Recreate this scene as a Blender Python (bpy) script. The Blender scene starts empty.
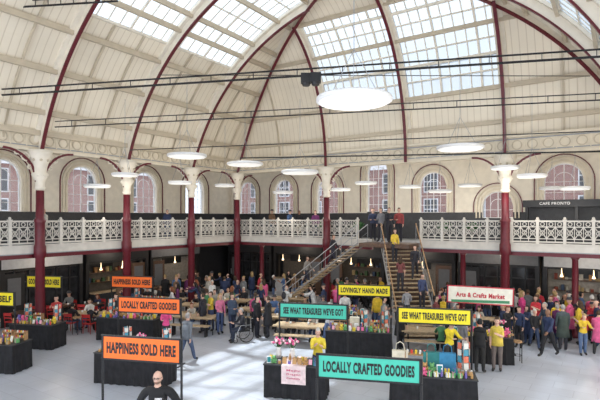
import bpy, math, random
from mathutils import Vector, Matrix
random.seed(11)
S=bpy.context.scene
COL=S.collection
S.view_settings.view_transform='Standard'
CAMZ=5.1; YAW=math.radians(33.7); F=480.0; HZ=218.0
fx,fy=-math.sin(YAW),math.cos(YAW); rx,ry=math.cos(YAW),math.sin(YAW)
def G(px,d):
    lat=(px-300)/F*d
    return (fx*d+rx*lat, fy*d+ry*lat)
def DF(yf): return CAMZ*F/(yf-HZ)
# ---------------- materials
MATS={}
def nodes(m):
    m.use_nodes=True; return m.node_tree.nodes,m.node_tree.links
def mat(name,col,rough=.6,metal=0,emit=0,noise=.06,nscale=6,emcol=None):
    if name in MATS: return MATS[name]
    m=bpy.data.materials.new(name); n,l=nodes(m); b=n['Principled BSDF']
    b.inputs['Roughness'].default_value=rough; b.inputs['Metallic'].default_value=metal
    b.inputs['Base Color'].default_value=(*col,1)
    if noise>0:
        tc=n.new('ShaderNodeTexCoord'); t=n.new('ShaderNodeTexNoise'); t.inputs['Scale'].default_value=nscale
        r=n.new('ShaderNodeValToRGB'); r.color_ramp.elements[0].position=.3; r.color_ramp.elements[1].position=.7
        r.color_ramp.elements[0].color=(*[max(0,c*(1-noise*1.5)) for c in col],1)
        r.color_ramp.elements[1].color=(*[min(1,c*(1+noise)) for c in col],1)
        l.new(tc.outputs['Object'],t.inputs['Vector']); l.new(t.outputs['Fac'],r.inputs['Fac']); l.new(r.outputs['Color'],b.inputs['Base Color'])
    if emit>0:
        b.inputs['Emission Color'].default_value=(*(emcol or col),1); b.inputs['Emission Strength'].default_value=emit
    m.diffuse_color=(*col,1)
    MATS[name]=m; return m
def cm(c,rough=.8):
    return mat('cloth_%02x%02x%02x'%tuple(int(min(1,v)*255) for v in c),c,rough,noise=.12,nscale=9)
CREAM=mat('cream_paint',(.74,.66,.52),.5,noise=.05,nscale=3)
CREAM2=mat('pale_cream_paint',(.80,.735,.62),.5,noise=.05,nscale=3)
RAILM=mat('railing_off_white_paint',(.62,.59,.54),.5,noise=.06,nscale=3)
TAN=mat('shaded_cream_paint',(.56,.48,.36),.5,noise=.05,nscale=3)  # cream darkened to tan, purlin shadow put into the colour
RED=mat('dark_red_paint',(.12,.008,.018),.4,noise=.1)
BLACK=mat('black_paint',(.012,.012,.014),.45,noise=.2)
DGREY=mat('dark_grey_paint',(.03,.031,.036),.5,noise=.15)
MGREY=mat('mid_grey_paint',(.14,.145,.155),.5)
GREY=mat('grey_paint',(.32,.33,.35),.5)
PGREY=mat('pale_grey_paint',(.5,.51,.52),.5)
WHITE=mat('white_paint',(.8,.8,.8),.5,noise=.03)
WOOD=mat('oak_wood',(.42,.25,.12),.5,noise=.25,nscale=14)
PWOOD=mat('pale_oak_wood',(.50,.37,.23),.5,noise=.2,nscale=14)
DWOOD=mat('walnut_wood',(.12,.065,.04),.5,noise=.25,nscale=14)
METAL=mat('brushed_metal',(.5,.5,.5),.3,1,noise=0)
CLOTHB=mat('black_drape',(.014,.014,.017),.9,noise=.3,nscale=5)
ORANGE=mat('orange_vinyl',(.93,.17,.02),.5,noise=.02,emit=.08)  # slight glow added to the banner, it is not a lamp
YELLOW=mat('yellow_vinyl',(.86,.72,.02),.5,noise=.02,emit=.05)  # faint added glow here too, unlit banner
TEAL=mat('teal_vinyl',(.06,.50,.37),.5,noise=.02,emit=.06)  # banner vinyl brightened by a little added emission
LAMPW=mat('lamp_diffuser',(.9,.9,.88),.4,emit=.3,noise=0)
WARM=mat('warm_glow',(1,.75,.45),.4,emit=2.5,noise=0)
PANE=mat('dark_shop_glass',(.03,.032,.036),.08,noise=.4,nscale=2)
LEAF=mat('leaf_green',(.04,.14,.035),.6,noise=.3)
def brickmat():
    m=bpy.data.materials.new('red_brick'); n,l=nodes(m); b=n['Principled BSDF']
    tc=n.new('ShaderNodeTexCoord'); mp=n.new('ShaderNodeMapping'); mp.inputs['Rotation'].default_value=(math.pi/2,0,0)
    br=n.new('ShaderNodeTexBrick'); br.inputs['Color1'].default_value=(.24,.085,.06,1); br.inputs['Color2'].default_value=(.31,.13,.09,1); br.inputs['Mortar'].default_value=(.34,.27,.24,1); br.inputs['Scale'].default_value=3
    l.new(tc.outputs['Object'],mp.inputs['Vector']); l.new(mp.outputs['Vector'],br.inputs['Vector']); l.new(br.outputs['Color'],b.inputs['Base Color'])
    return m
BRICK=brickmat()
def noisemul(n,l,tc,src,scale,lo,hi):
    ns=n.new('ShaderNodeTexNoise'); ns.inputs['Scale'].default_value=scale; ns.inputs['Detail'].default_value=5; l.new(tc.outputs['Object'],ns.inputs['Vector'])
    mr=n.new('ShaderNodeMapRange'); mr.inputs[1].default_value=.3; mr.inputs[2].default_value=.7; mr.inputs[3].default_value=lo; mr.inputs[4].default_value=hi; l.new(ns.outputs['Fac'],mr.inputs[0])
    m2=n.new('ShaderNodeMix'); m2.data_type='RGBA'; m2.blend_type='MULTIPLY'; m2.inputs[0].default_value=1; l.new(src,m2.inputs[6]); l.new(mr.outputs[0],m2.inputs[7]); return m2.outputs[2]
def boardmat():
    m=bpy.data.materials.new('roof_boarding'); n,l=nodes(m); b=n['Principled BSDF']; b.inputs['Roughness'].default_value=.5
    tc=n.new('ShaderNodeTexCoord'); sp=n.new('ShaderNodeSeparateXYZ'); l.new(tc.outputs['UV'],sp.inputs[0])
    a=n.new('ShaderNodeMath'); a.operation='DIVIDE'; a.inputs[1].default_value=.30; l.new(sp.outputs[0],a.inputs[0])
    f=n.new('ShaderNodeMath'); f.operation='FRACT'; l.new(a.outputs[0],f.inputs[0])
    c=n.new('ShaderNodeMath'); c.operation='LESS_THAN'; c.inputs[1].default_value=.13; l.new(f.outputs[0],c.inputs[0])
    mx=n.new('ShaderNodeMix'); mx.data_type='RGBA'
    mx.inputs[6].default_value=(.87,.785,.635,1); mx.inputs[7].default_value=(.72,.63,.49,1); l.new(c.outputs[0],mx.inputs[0])
    l.new(noisemul(n,l,tc,mx.outputs[2],.35,.86,1.05),b.inputs['Base Color']); return m
BOARD=boardmat()
def floormat():
    m=bpy.data.materials.new('pale_stone_floor'); n,l=nodes(m); b=n['Principled BSDF']; b.inputs['Roughness'].default_value=.33
    tc=n.new('ShaderNodeTexCoord')
    br=n.new('ShaderNodeTexBrick'); br.inputs['Color1'].default_value=(.50,.53,.60,1); br.inputs['Color2'].default_value=(.55,.58,.65,1); br.inputs['Mortar'].default_value=(.40,.42,.48,1)
    br.inputs['Scale'].default_value=.8; br.inputs['Mortar Size'].default_value=.007; br.inputs['Brick Width'].default_value=.9; br.inputs['Row Height'].default_value=.5
    l.new(tc.outputs['Object'],br.inputs['Vector'])
    l.new(noisemul(n,l,tc,br.outputs['Color'],.5,.84,1.06),b.inputs['Base Color']); return m
FLOORM=floormat()
def glassmat(name,tint,milk,milkcol):
    m=bpy.data.materials.new(name); n,l=nodes(m); n.remove(n['Principled BSDF']); o=n['Material Output']
    t=n.new('ShaderNodeBsdfTransparent'); t.inputs[0].default_value=(*tint,1)
    d=n.new('ShaderNodeBsdfTranslucent'); d.inputs[0].default_value=(*milkcol,1)
    nz=n.new('ShaderNodeTexNoise'); nz.inputs['Scale'].default_value=.6
    mr=n.new('ShaderNodeMapRange'); mr.inputs[3].default_value=milk*.8; mr.inputs[4].default_value=min(1,milk*1.2); l.new(nz.outputs['Fac'],mr.inputs[0])
    mx=n.new('ShaderNodeMixShader'); l.new(mr.outputs[0],mx.inputs[0]); l.new(t.outputs[0],mx.inputs[1]); l.new(d.outputs[0],mx.inputs[2]); l.new(mx.outputs[0],o.inputs[0])
    return m
SKYG=glassmat('rooflight_glass',(.36,.41,.46),.12,(.6,.66,.72))
SKYG2=glassmat('sun_damping_rooflight_glass',(.32,.37,.43),.78,(.20,.23,.26))  # made milkier to keep sun patches off the floor
WING=glassmat('window_glass',(.5,.53,.58),.08,(.5,.55,.6))
# ---------------- mesh builder
class MB:
    def __init__(s): s.v=[];s.f=[];s.m=[]
    def add(s,vs,fs,m=0):
        o=len(s.v); s.v+= [tuple(v) for v in vs]
        for f in fs: s.f.append([i+o for i in f]); s.m.append(m)
    def box(s,c,d,m=0,rz=0,rx_=0):
        a,b,e=d[0]/2,d[1]/2,d[2]/2
        M=Matrix.Rotation(rz,3,'Z')@Matrix.Rotation(rx_,3,'X')
        vs=[Vector(c)+M@Vector((x*a,y*b,z*e)) for z in(-1,1) for y in(-1,1) for x in(-1,1)]
        s.add(vs,[(0,2,3,1),(4,5,7,6),(0,1,5,4),(2,6,7,3),(0,4,6,2),(1,3,7,5)],m); return s
    def tube(s,pts,r,seg=6,m=0,closed=False):
        pts=[Vector(p) for p in pts]; n=len(pts); vs=[]
        for i,p in enumerate(pts):
            if closed: t=(pts[(i+1)%n]-pts[i-1])
            else: t=pts[min(i+1,n-1)]-pts[max(i-1,0)]
            t.normalize(); up=Vector((0,0,1)) if abs(t.z)<.9 else Vector((1,0,0))
            a=t.cross(up).normalized(); b=a.cross(t).normalized()
            rr=r[i] if isinstance(r,(list,tuple)) else r
            for k in range(seg):
                w=2*math.pi*k/seg+math.pi/4; vs.append(p+a*rr*math.cos(w)+b*rr*math.sin(w))
        fs=[]
        for i in range(n if closed else n-1):
            j=(i+1)%n
            for k in range(seg): fs.append((i*seg+k,i*seg+(k+1)%seg,j*seg+(k+1)%seg,j*seg+k))
        if not closed: fs.append(tuple(range(seg))[::-1]); fs.append(tuple((n-1)*seg+k for k in range(seg)))
        s.add(vs,fs,m); return s
    def lathe(s,prof,seg=12,m=0,c=(0,0,0)):
        vs=[];fs=[]
        for r,z in prof:
            for k in range(seg):
                w=2*math.pi*k/seg; vs.append((c[0]+r*math.cos(w),c[1]+r*math.sin(w),c[2]+z))
        for i in range(len(prof)-1):
            for k in range(seg): fs.append((i*seg+k,i*seg+(k+1)%seg,(i+1)*seg+(k+1)%seg,(i+1)*seg+k))
        fs.append(tuple(range(seg))[::-1]); fs.append(tuple((len(prof)-1)*seg+k for k in range(seg)))
        s.add(vs,fs,m); return s
    def ball(s,c,r,m=0,seg=10,rings=7,keep=None):
        if not isinstance(r,(tuple,list)): r=(r,r,r)
        vs=[];fs=[]
        for i in range(rings+1):
            ph=math.pi*i/rings
            for k in range(seg):
                w=2*math.pi*k/seg
                vs.append((c[0]+r[0]*max(.01,math.sin(ph))*math.cos(w),c[1]+r[1]*max(.01,math.sin(ph))*math.sin(w),c[2]+r[2]*math.cos(ph)))
        for i in range(rings):
            for k in range(seg):
                f=(i*seg+k,(i+1)*seg+k,(i+1)*seg+(k+1)%seg,i*seg+(k+1)%seg)
                if keep:
                    cc=sum((Vector(vs[q]) for q in f),Vector())/4-Vector(c)
                    if not keep(cc): continue
                fs.append(f)
        s.add(vs,fs,m); return s
    def mesh(s,name,mats,smooth=False,uv=None):
        me=bpy.data.meshes.new(name); me.from_pydata(s.v,[],s.f)
        for m in mats: me.materials.append(m)
        me.polygons.foreach_set('material_index',s.m)
        if smooth: me.polygons.foreach_set('use_smooth',[True]*len(s.f))
        if uv:
            L=me.uv_layers.new(name='UVMap')
            for lp in me.loops: L.data[lp.index].uv=uv[lp.vertex_index]
        me.update(); return me
def ob(name,me,loc=(0,0,0),rz=0,parent=None,label=None,cat=None,group=None,kind=None,scale=None):
    o=bpy.data.objects.new(name,me); o.location=loc; o.rotation_euler=(0,0,rz)
    if scale: o.scale=(scale,)*3 if not isinstance(scale,tuple) else scale
    COL.objects.link(o)
    if parent: o.parent=parent
    if label: o['label']=label
    if cat: o['category']=cat
    if group: o['group']=group
    if kind: o['kind']=kind
    return o
def struct(name,me,label): return ob(name,me,label=label,cat=name.split('_')[0].split('.')[0],kind='structure')
def inst(T,loc,rz=0,label=None,group=None,scale=None):
    r=ob(T['name'],T.get('mesh'),loc,rz,None,label or T['label'],T['cat'],group or T.get('group'),None,scale)
    def rec(parts,par):
        for p in parts:
            c=ob(p[0],p[1],p[2] if len(p)>2 else (0,0,0),p[3] if len(p)>3 else 0,par)
            if len(p)>4: rec(p[4],c)
    rec(T.get('parts',[]),r)
    return r
def textmesh(s,w,h,m,bold=.045):
    c=bpy.data.curves.new('txt','FONT'); c.body=s; c.size=1; c.offset=bold; c.extrude=.01; c.align_x='CENTER'; c.align_y='CENTER'; c.resolution_u=3; c.space_character=1.12
    o=bpy.data.objects.new('txt',c); COL.objects.link(o); bpy.context.view_layer.update()
    me=bpy.data.meshes.new_from_object(o.evaluated_get(bpy.context.evaluated_depsgraph_get()))
    bpy.data.objects.remove(o)
    xs=[v.co.x for v in me.vertices]; ys=[v.co.y for v in me.vertices]
    cx,cy=(min(xs)+max(xs))/2,(min(ys)+max(ys))/2; sx=w/(max(xs)-min(xs)); sy=h/(max(ys)-min(ys))
    for v in me.vertices:
        x,y,z=v.co; v.co=((x-cx)*sx,-z*.3,(y-cy)*sy)
    me.materials.clear(); me.materials.append(m); return me
# ---------------- hall dimensions
XL,XR,YF=-20.5,1.0,23.4
XC=(XL+XR)/2; HALF=(XR-XL)/2; A0=math.radians(72); R=HALF/math.sin(A0); K=R*math.cos(A0); ZS=7.9; H=R-K
AE=5.8; NR=16; XW=-25.0; YW=27.9; GZ=3.85
RIBY=[-6.3,-2.06,2.18,6.42,10.66,14.9,19.17]
RIBX=[-13.6,-8.95,-4.3]
def sz(i):
    a=A0*(1-i/NR); return HALF-R*math.sin(a), ZS+R*math.cos(a)-K
def ez(z): return AE*(1-math.sqrt(max(0,1-((z-ZS)/H)**2)))
b=MB(); b.box((-10,12,-.05),(60,70,.1)); struct('floor',b.mesh('floor',[FLOORM]),'pale grey polished stone slab floor of the market hall')
# ---- roof
def surf(name,rows,mapf,mats):
    b=MB(); uv=[]
    for (i,ulo,uhi,nu) in rows:
        for k in range(nu):
            q=[]
            for (ii,t) in ((i,k/nu),(i,(k+1)/nu),(i+1,(k+1)/nu),(i+1,k/nu)):
                u=ulo(ii)+(uhi(ii)-ulo(ii))*t; q.append(mapf(u,ii)); uv.append((u,ii*R*A0/NR))
            b.add(q,[(0,1,2,3)],0)
    return b.mesh(name,mats,uv=uv)
def sideL(y,i): s,z=sz(i); return (XL+s,y,z)
def sideR(y,i): s,z=sz(i); return (XR-s,y,z)
def endm(x,i): s,z=sz(i); return (x,YF-ez(z),z)
def skylight(mapf,u0,u1,i0,i1,idx,nbars,lab,lim=None,gm=None):
    b=MB()
    def U(u,i): return min(u,lim(i)) if lim else u
    for i in range(i0,i1):
        q=[mapf(U(u0,i),i),mapf(U(u1,i),i),mapf(U(u1,i+1),i+1),mapf(U(u0,i+1),i+1)]
        b.add(q,[(0,1,2,3)],0)
    for k in range(nbars+1):
        u=u0+(u1-u0)*k/nbars
        pts=[mapf(u,i) for i in range(i0,i1+1) if not lim or u<=lim(i)+.01]
        if len(pts)>1: b.tube(pts,.03 if k%4 else .06,4,1)
    for i in range(i0,i1+1):
        a,c=mapf(U(u0,i),i),mapf(U(u1,i),i)
        if (Vector(a)-Vector(c)).length>.1: b.tube([a,c],.04 if (i-i0)%2 else .08,4,1)
    struct('window_%d'%idx,b.mesh('window',[gm or SKYG,CREAM2]),lab)
wi=1
glassbays={0:(4,13),1:(4,13),2:(7,13),3:(11,13),4:(7,13),5:(7,13),6:(9,13)}
rowsL=[];rowsR=[]
lim=(lambda i: YF-ez(sz(i)[1]))
for k in range(len(RIBY)):
    y0=RIBY[k]; last=(k==len(RIBY)-1)
    for i in range(NR):
        ylo=(lambda ii,y0=y0: min(y0,lim(ii)))
        yhi=(lambda ii: lim(ii)) if last else (lambda ii,y1=RIBY[k+1]: min(y1,lim(ii)))
        g=glassbays.get(k)
        if not(g and g[0]<=i<g[1]) or last: rowsL.append((i,ylo,yhi,1))
        if not(2<=i<13) or last: rowsR.append((i,ylo,yhi,1))
    if not last:
        if g: skylight(sideL,y0,RIBY[k+1],g[0],g[1],wi,8,'sloping patent glazing rooflight with cream bars',lim); wi+=1
        skylight(sideR,y0,RIBY[k+1],2,13,wi,8,'sloping patent glazing rooflight with cream bars',lim,SKYG2); wi+=1
struct('ceiling',surf('ceiling',rowsL,sideL,[BOARD]),'cream boarded barrel vault slope')
struct('ceiling.001',surf('ceiling',rowsR,sideR,[BOARD]),'cream boarded barrel vault slope')
rowsE=[]; EG=(4,11)
for k in range(4):
    for i in range(NR):
        if k in(1,2) and EG[0]<=i<EG[1]: continue
        lo=(lambda ii: XL+sz(ii)[0]) if k==0 else (lambda ii,x0=RIBX[k-1]: min(max(x0,XL+sz(ii)[0]),XR-sz(ii)[0]))
        hi=(lambda ii: XR-sz(ii)[0]) if k==3 else (lambda ii,x0=RIBX[k]: min(max(x0,XL+sz(ii)[0]),XR-sz(ii)[0]))
        rowsE.append((i,lo,hi,1))
struct('ceiling.002',surf('ceiling',rowsE,endm,[BOARD]),'cream boarded curved hip end of the vault')
for k in (1,2):
    skylight(endm,RIBX[k-1],RIBX[k],EG[0],EG[1],wi,10,'tall curved end rooflight glazed in narrow panes with cream bars',None,SKYG2); wi+=1
ti=1
for i in (1,2,4,6,8,9,11,13,16):
    s,z=sz(i); ym=YF-ez(z); b=MB()
    b.box((XL+s+.08,(ym-6.3)/2,z-.09),(.12,ym+6.3,.22)); b.box((XR-s-.08,(ym-6.3)/2,z-.09),(.12,ym+6.3,.22))
    if i<14 and i not in(6,9): b.box(((XL+XR)/2,ym-.08,z-.06),(XR-XL-2*s,.12,.18))
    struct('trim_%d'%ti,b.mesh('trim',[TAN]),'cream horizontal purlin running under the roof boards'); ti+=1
for (mapf,us) in ((sideL,[RIBY[k]+4.25*t for k in range(2,7) for t in(.33,.67)]),(endm,[-17.0,-2.0])):
    b=MB()
    for u in us:
        pts=[]
        for i in range(NR+1):
            s,z=sz(i)
            if mapf is sideL and (u>YF-ez(z) or i>7): break
            if mapf is endm and not(XL+s<u<XR-s): break
            pts.append(Vector(mapf(u,i))+Vector((.05 if mapf is sideL else 0,0 if mapf is sideL else -.05,-.03)))
        if len(pts)>1: b.tube(pts,.055,4)
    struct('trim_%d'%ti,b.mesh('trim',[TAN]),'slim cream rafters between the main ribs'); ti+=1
def sweep(pts,nors,w,h0,h1,mi=0,b=None):
    b=b or MB(); vs=[];n=len(pts)
    for i,p in enumerate(pts):
        p=Vector(p); t=(Vector(pts[min(i+1,n-1)])-Vector(pts[max(i-1,0)])).normalized(); nn=Vector(nors[i]).normalized(); wd=t.cross(nn).normalized()
        for (h,sg) in((h0,-1),(h0,1),(h1,1),(h1,-1)): vs.append(p+nn*h+wd*sg*w/2)
    fs=[]
    for i in range(n-1):
        for k in range(4): fs.append((i*4+k,i*4+(k+1)%4,(i+1)*4+(k+1)%4,(i+1)*4+k))
    fs+=[(0,1,2,3),(4*n-1,4*n-2,4*n-3,4*n-4)]
    b.add(vs,fs,mi); return b
def rib(pts,nors,label):
    b=sweep(pts,nors,.42,-.05,.12); sweep(pts,nors,.07,.1,.42,0,b)
    r=ob('roof_rib',b.mesh('rib_web',[CREAM2]),label=label,cat='roof rib',group='iron roof ribs')
    ob('rib_flange',sweep(pts,nors,.14,.42,.48).mesh('rib_flange',[RED]),parent=r)
for y in RIBY:
    for sg in (0,1):
        P=[];N=[]
        for k in range(0,2*NR+1):
            s,z=sz(k/2)
            if y>YF-ez(z): break
            P.append((XL+s if sg==0 else XR-s,y,z)); N.append((XC-P[-1][0],0,ZS-K-z))
        if len(P)>2: rib(P,N,'cream curved iron roof rib with dark red flange')
def enor(y,z): return (0,-(y-(YF-AE))/AE**2-1e-4,-(z-ZS)/H**2)
for x in RIBX:
    P=[];N=[]
    for k in range(2*NR+1):
        s,z=sz(k/2)
        if not (XL+s<=x<=XR-s): break
        y=YF-ez(z); P.append((x,y,z)); N.append(enor(y,z))
    rib(P,N,'cream end-bay roof rib with dark red flange')
for sg in (0,1):
    P=[];N=[]
    for k in range(2*NR+1):
        s,z=sz(k/2); x=XL+s if sg==0 else XR-s; y=YF-ez(z); P.append((x,y,z))
        n1=Vector((XC-x,0,ZS-K-z)).normalized(); n2=Vector(enor(y,z)).normalized(); N.append(n1+n2)
    rib(P,N,'diagonal hip rib with dark red flange at the vault corner')
# ---- arcade entablature
def entab(b,p0,p1):
    p0=Vector(p0);p1=Vector(p1); L=(p1-p0).length; c=(p0+p1)/2; a=math.atan2(p1.y-p0.y,p1.x-p0.x)
    b.box((c.x,c.y,8.35),(L,.3,.7),0,a); b.box((c.x,c.y,8.75),(L,.56,.12),0,a); b.box((c.x,c.y,7.95),(L,.44,.12),0,a); b.box((c.x,c.y,8.62),(L,.4,.05),1,a); b.box((c.x,c.y,8.09),(L,.36,.04),1,a)
    n=int(L/.62); d=(p1-p0).normalized(); nr=Vector((-d.y,d.x,0))
    for k in range(n):
        p=p0+d*((k+.5)*L/n)
        for sg in (-1,1):
            q=p+nr*.17*sg
            b.tube([(q.x+d.x*.2*math.cos(t*math.pi/5),q.y+d.y*.2*math.cos(t*math.pi/5),8.35+.2*math.sin(t*math.pi/5)) for t in range(10)],.03,4,2,closed=True)
        b.box((p.x+d.x*L/n/2,p.y+d.y*L/n/2,8.35),(.05,.38,.55),0,a)
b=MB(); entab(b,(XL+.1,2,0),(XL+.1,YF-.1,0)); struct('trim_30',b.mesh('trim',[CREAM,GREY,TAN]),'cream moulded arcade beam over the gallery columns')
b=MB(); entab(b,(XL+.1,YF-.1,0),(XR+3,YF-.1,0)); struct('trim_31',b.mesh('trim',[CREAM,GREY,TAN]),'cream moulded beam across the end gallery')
b=MB(); b.box(((XW+XL)/2,10.8,8.95),(XL-XW+.4,34.4,.1)); struct('ceiling.003',b.mesh('c',[CREAM2]),'flat cream gallery ceiling')
b=MB(); b.box((-9.7,(YF+YW)/2+.1,8.96),(31,YW-YF+.1,.1)); struct('ceiling.004',b.mesh('c',[CREAM2]),'flat cream end gallery ceiling')
# ---- walls with arched windows
WD=5.42
def wall(name,u0,u1,wins,mp,outn,lab,ztop=9.3):
    b=MB()
    def q(ua,ub,za,zb,m=0): b.add([mp(ua,za),mp(ub,za),mp(ub,zb),mp(ua,zb)],[(0,1,2,3)],m)
    cur=u0
    for (c,w,z0,z1) in sorted(wins):
        q(cur,c-w/2,0,WD,m=1); q(cur,c-w/2,WD,ztop)
        n=14
        for k in range(n):
            ua=c-w/2+w*k/n; ub=c-w/2+w*(k+1)/n
            za=z1+math.sqrt(max(0,(w/2)**2-(ua-c)**2)); zb=z1+math.sqrt(max(0,(w/2)**2-(ub-c)**2))
            q(ua,ub,0,z0,m=1)
            b.add([mp(ua,za),mp(ub,zb),mp(ub,ztop),mp(ua,ztop)],[(0,1,2,3)],0)
            O=Vector(outn)*.35
            b.add([mp(ua,za),mp(ub,zb),tuple(Vector(mp(ub,zb))+O),tuple(Vector(mp(ua,za))+O)],[(0,1,2,3)],0)
        for uu in (c-w/2,c+w/2):
            b.add([mp(uu,z0),mp(uu,z1),tuple(Vector(mp(uu,z1))+O),tuple(Vector(mp(uu,z0))+O)],[(0,1,2,3)],0)
        cur=c+w/2
    q(cur,u1,0,WD,m=1); q(cur,u1,WD,ztop)
    struct(name,b.mesh('wall',[CREAM2,DGREY]),lab)
def archwin(c,w,z0,z1,mp,inn,idx):
    b=MB(); n=16; I=Vector(inn)
    def P(u,z,o): return Vector(mp(u,z))+I*o
    rim=[(c-w/2,z0),(c-w/2,z1)]+[(c-w/2*math.cos(math.pi*k/n),z1+w/2*math.sin(math.pi*k/n)) for k in range(1,n)]+[(c+w/2,z1),(c+w/2,z0)]
    b.tube([P(u,z,-.2) for u,z in rim],.05,4,1,closed=True)
    b.add([P(u,z,-.22) for u,z in rim],[tuple(range(len(rim)))],0)
    for k in (1,2,3):
        u=c-w/2+w*k/4; zt=z1+math.sqrt((w/2)**2-(u-c)**2); b.tube([P(u,z0,-.2),P(u,zt,-.2)],.016 if k!=2 else .03,4,1)
    z=z0+.45
    while z<z1+.1: b.tube([P(c-w/2,z,-.2),P(c+w/2,z,-.2)],.018,4,1); z+=.55
    b.tube([P(c-w/4*math.cos(math.pi*k/8),z1+w/4*math.sin(math.pi*k/8),-.2) for k in range(9)],.018,4,1)
    for (ww,rr,mm) in ((w/2+.12,.05,3),(w/2+.3,.05,3),(w/2+.46,.035,2)):
        zb=max(WD,z0) if mm==2 else z0
        b.tube([P(c-ww,zb,.04)]+[P(c-ww*math.cos(math.pi*k/n),z1+ww*math.sin(math.pi*k/n),.04) for k in range(n+1)]+[P(c+ww,zb,.04)],rr,4,mm)
    struct('window_%d'%idx,b.mesh('win',[WING,WHITE,RED,CREAM]),'round-headed sash window with white glazing bars')
mL=lambda u,z:(XW,u,z); mF=lambda u,z:(u,YW,z)
wl=[(y,1.75,WD,7.1) for y in (-1.3,2.9,7.15,11.4,15.6,19.85,24.1)]
wall('wall_left',-6,YW,wl,mL,(-1,0,0),'cream gallery wall with arched windows')
for w in wl: archwin(*w,mL,(1,0,0),wi); wi+=1
wf=[(x,1.6,WD,7.0) for x in (-23.4,-20,-16.4)]+[(-12.75,1.4,5.5,8.0),(-9.2,1.6,WD,7.0),(-5.6,1.6,5.1,5.75),(-2.4,1.8,WD,7.0),(.9,1.8,WD,7.0)]
wall('wall_far',XW,6,wf,mF,(0,1,0),'cream end gallery wall with arched windows')
for w in wf: archwin(*w,mF,(0,-1,0),wi); wi+=1
b=MB(); b.box((6.0,18.5,4.6),(.2,19,9.3)); struct('wall_right',b.mesh('w',[CREAM2]),'cream side wall')
for (nm,c,d,l) in (('trim_40',((XW+XL)/2,10.8,GZ-.15),(XL-XW,34.2,.3),'side gallery floor deck'),('trim_41',(-9.5,(YF+YW)/2,GZ-.151),(31,YW-YF,.3),'end gallery floor deck')):
    b=MB(); b.box(c,d); struct(nm,b.mesh('deck',[GREY]),l)
def fascia(nm,p0,p1):
    p0=Vector(p0);p1=Vector(p1);L=(p1-p0).length;c=(p0+p1)/2;a=math.atan2(p1.y-p0.y,p1.x-p0.x); b=MB()
    b.box((c.x,c.y,GZ-.08),(L,.2,.34),0,a); b.box((c.x,c.y,GZ-.34),(L,.16,.18),1,a); b.box((c.x,c.y,GZ+.1),(L,.26,.06),0,a); b.box((c.x,c.y,GZ-.24),(L,.24,.04),2,a)
    struct(nm,b.mesh('f',[RAILM,RED,GREY]),'off-white and dark red gallery edge fascia')
LX0,LX1=-10.95,-8.3
fascia('trim_42',(XL,-6),(XL,YF)); fascia('trim_43',(XL,YF),(LX0,YF)); fascia('trim_44',(LX1,YF),(5.5,YF))
# ---- railing
def panel(L):
    b=MB(); Z0=GZ+.14
    b.box((0,0,Z0+.06),(L,.06,.06)); b.box((0,0,Z0+.72),(L,.05,.04)); b.box((0,0,Z0+.97),(L,.10,.065)); b.box((0,0,Z0+.2),(L,.04,.04))
    n=3; w=L/n
    for k in range(n):
        x=-L/2+w*(k+.5)
        b.tube([(x-w/2,0,Z0+.2),(x+w/2,0,Z0+.72)],.024,4); b.tube([(x+w/2,0,Z0+.2),(x-w/2,0,Z0+.72)],.024,4)
        b.tube([(x+.1*math.cos(t*math.pi/4),0,Z0+.46+.1*math.sin(t*math.pi/4)) for t in range(8)],.024,4,closed=True)
        b.tube([(x-w/2,0,Z0+.06),(x-w/2,0,Z0+.95)],.02,4)
        b.tube([(x+.08*math.cos(t*math.pi/4),0,Z0+.84+.08*math.sin(t*math.pi/4)) for t in range(8)],.022,4,closed=True)
    return b.mesh('panel',[RAILM])
PL=1.06; pm=panel(PL-.06)
b=MB(); b.box((0,0,GZ+.62),(.12,.12,.98)); b.box((0,0,GZ+1.15),(.16,.16,.07)); b.ball((0,0,GZ+1.23),.06,0,8,6)
pst=b.mesh('post',[RAILM])
def railrun(p0,p1):
    p0=Vector(p0);p1=Vector(p1);L=(p1-p0).length;a=math.atan2(p1.y-p0.y,p1.x-p0.x); n=round(L/PL); st=L/n
    r=ob('gallery_railing',None,(p0.x,p0.y,0),a,label='off-white cast-iron railing with lattice panels along the gallery edge',cat='railing')
    for k in range(n):
        ob('panel',pm,(st*(k+.5),0,0),0,r,scale=(st/PL,1,1)); ob('post',pst,(st*k,0,0),0,r)
    ob('post',pst,(L,0,0),0,r)
railrun((XL,YF,0),(XL,YF-PL*18,0)); railrun((XL+PL*.1,YF,0),(LX0-.9,YF,0)); railrun((LX1,YF,0),(3.3,YF,0))
# ---- columns
def colparts():
    sh=MB(); sh.lathe([(.28,0),(.28,.12),(.22,.2),(.2,.3),(.18,3.4),(.24,3.5),(.24,3.9),(.2,4.0),(.2,4.9),(.24,4.98),(.17,5.1),(.155,6.5)],14)
    cap=MB(); cap.lathe([(.16,6.25),(.23,6.35),(.18,6.42),(.2,6.65),(.34,6.92),(.25,7.0),(.28,7.25),(.44,7.7),(.5,7.92)],14)
    for k in range(8):
        w=k*math.pi/4; cap.ball((.27*math.cos(w),.27*math.sin(w),6.88),.06,0,6,5)
        cap.ball((.36*math.cos(w+.4),.36*math.sin(w+.4),7.5),.06,1,6,5)
    br=MB()
    for sg in (-1,1):
        pts=[(0,sg*(.15+1.3*(1-math.cos(t*math.pi/16))),6.6+1.3*math.sin(t*math.pi/16)) for t in range(9)]
        br.tube(pts,.06,4,1)
        for rr,cy,cz in((.2,.6,7.6),(.11,.93,7.76),(.1,.42,7.2)):
            br.tube([(0,sg*(cy+rr*.8*math.cos(t*math.pi/4)),cz+rr*.8*math.sin(t*math.pi/4)) for t in range(8)],.035,4,0,closed=True)
    return sh.mesh('shaft',[RED],True),cap.mesh('capital',[CREAM2,TAN],True),br.mesh('bracket',[CREAM2,RED])
sh,cp,brk=colparts()
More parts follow.
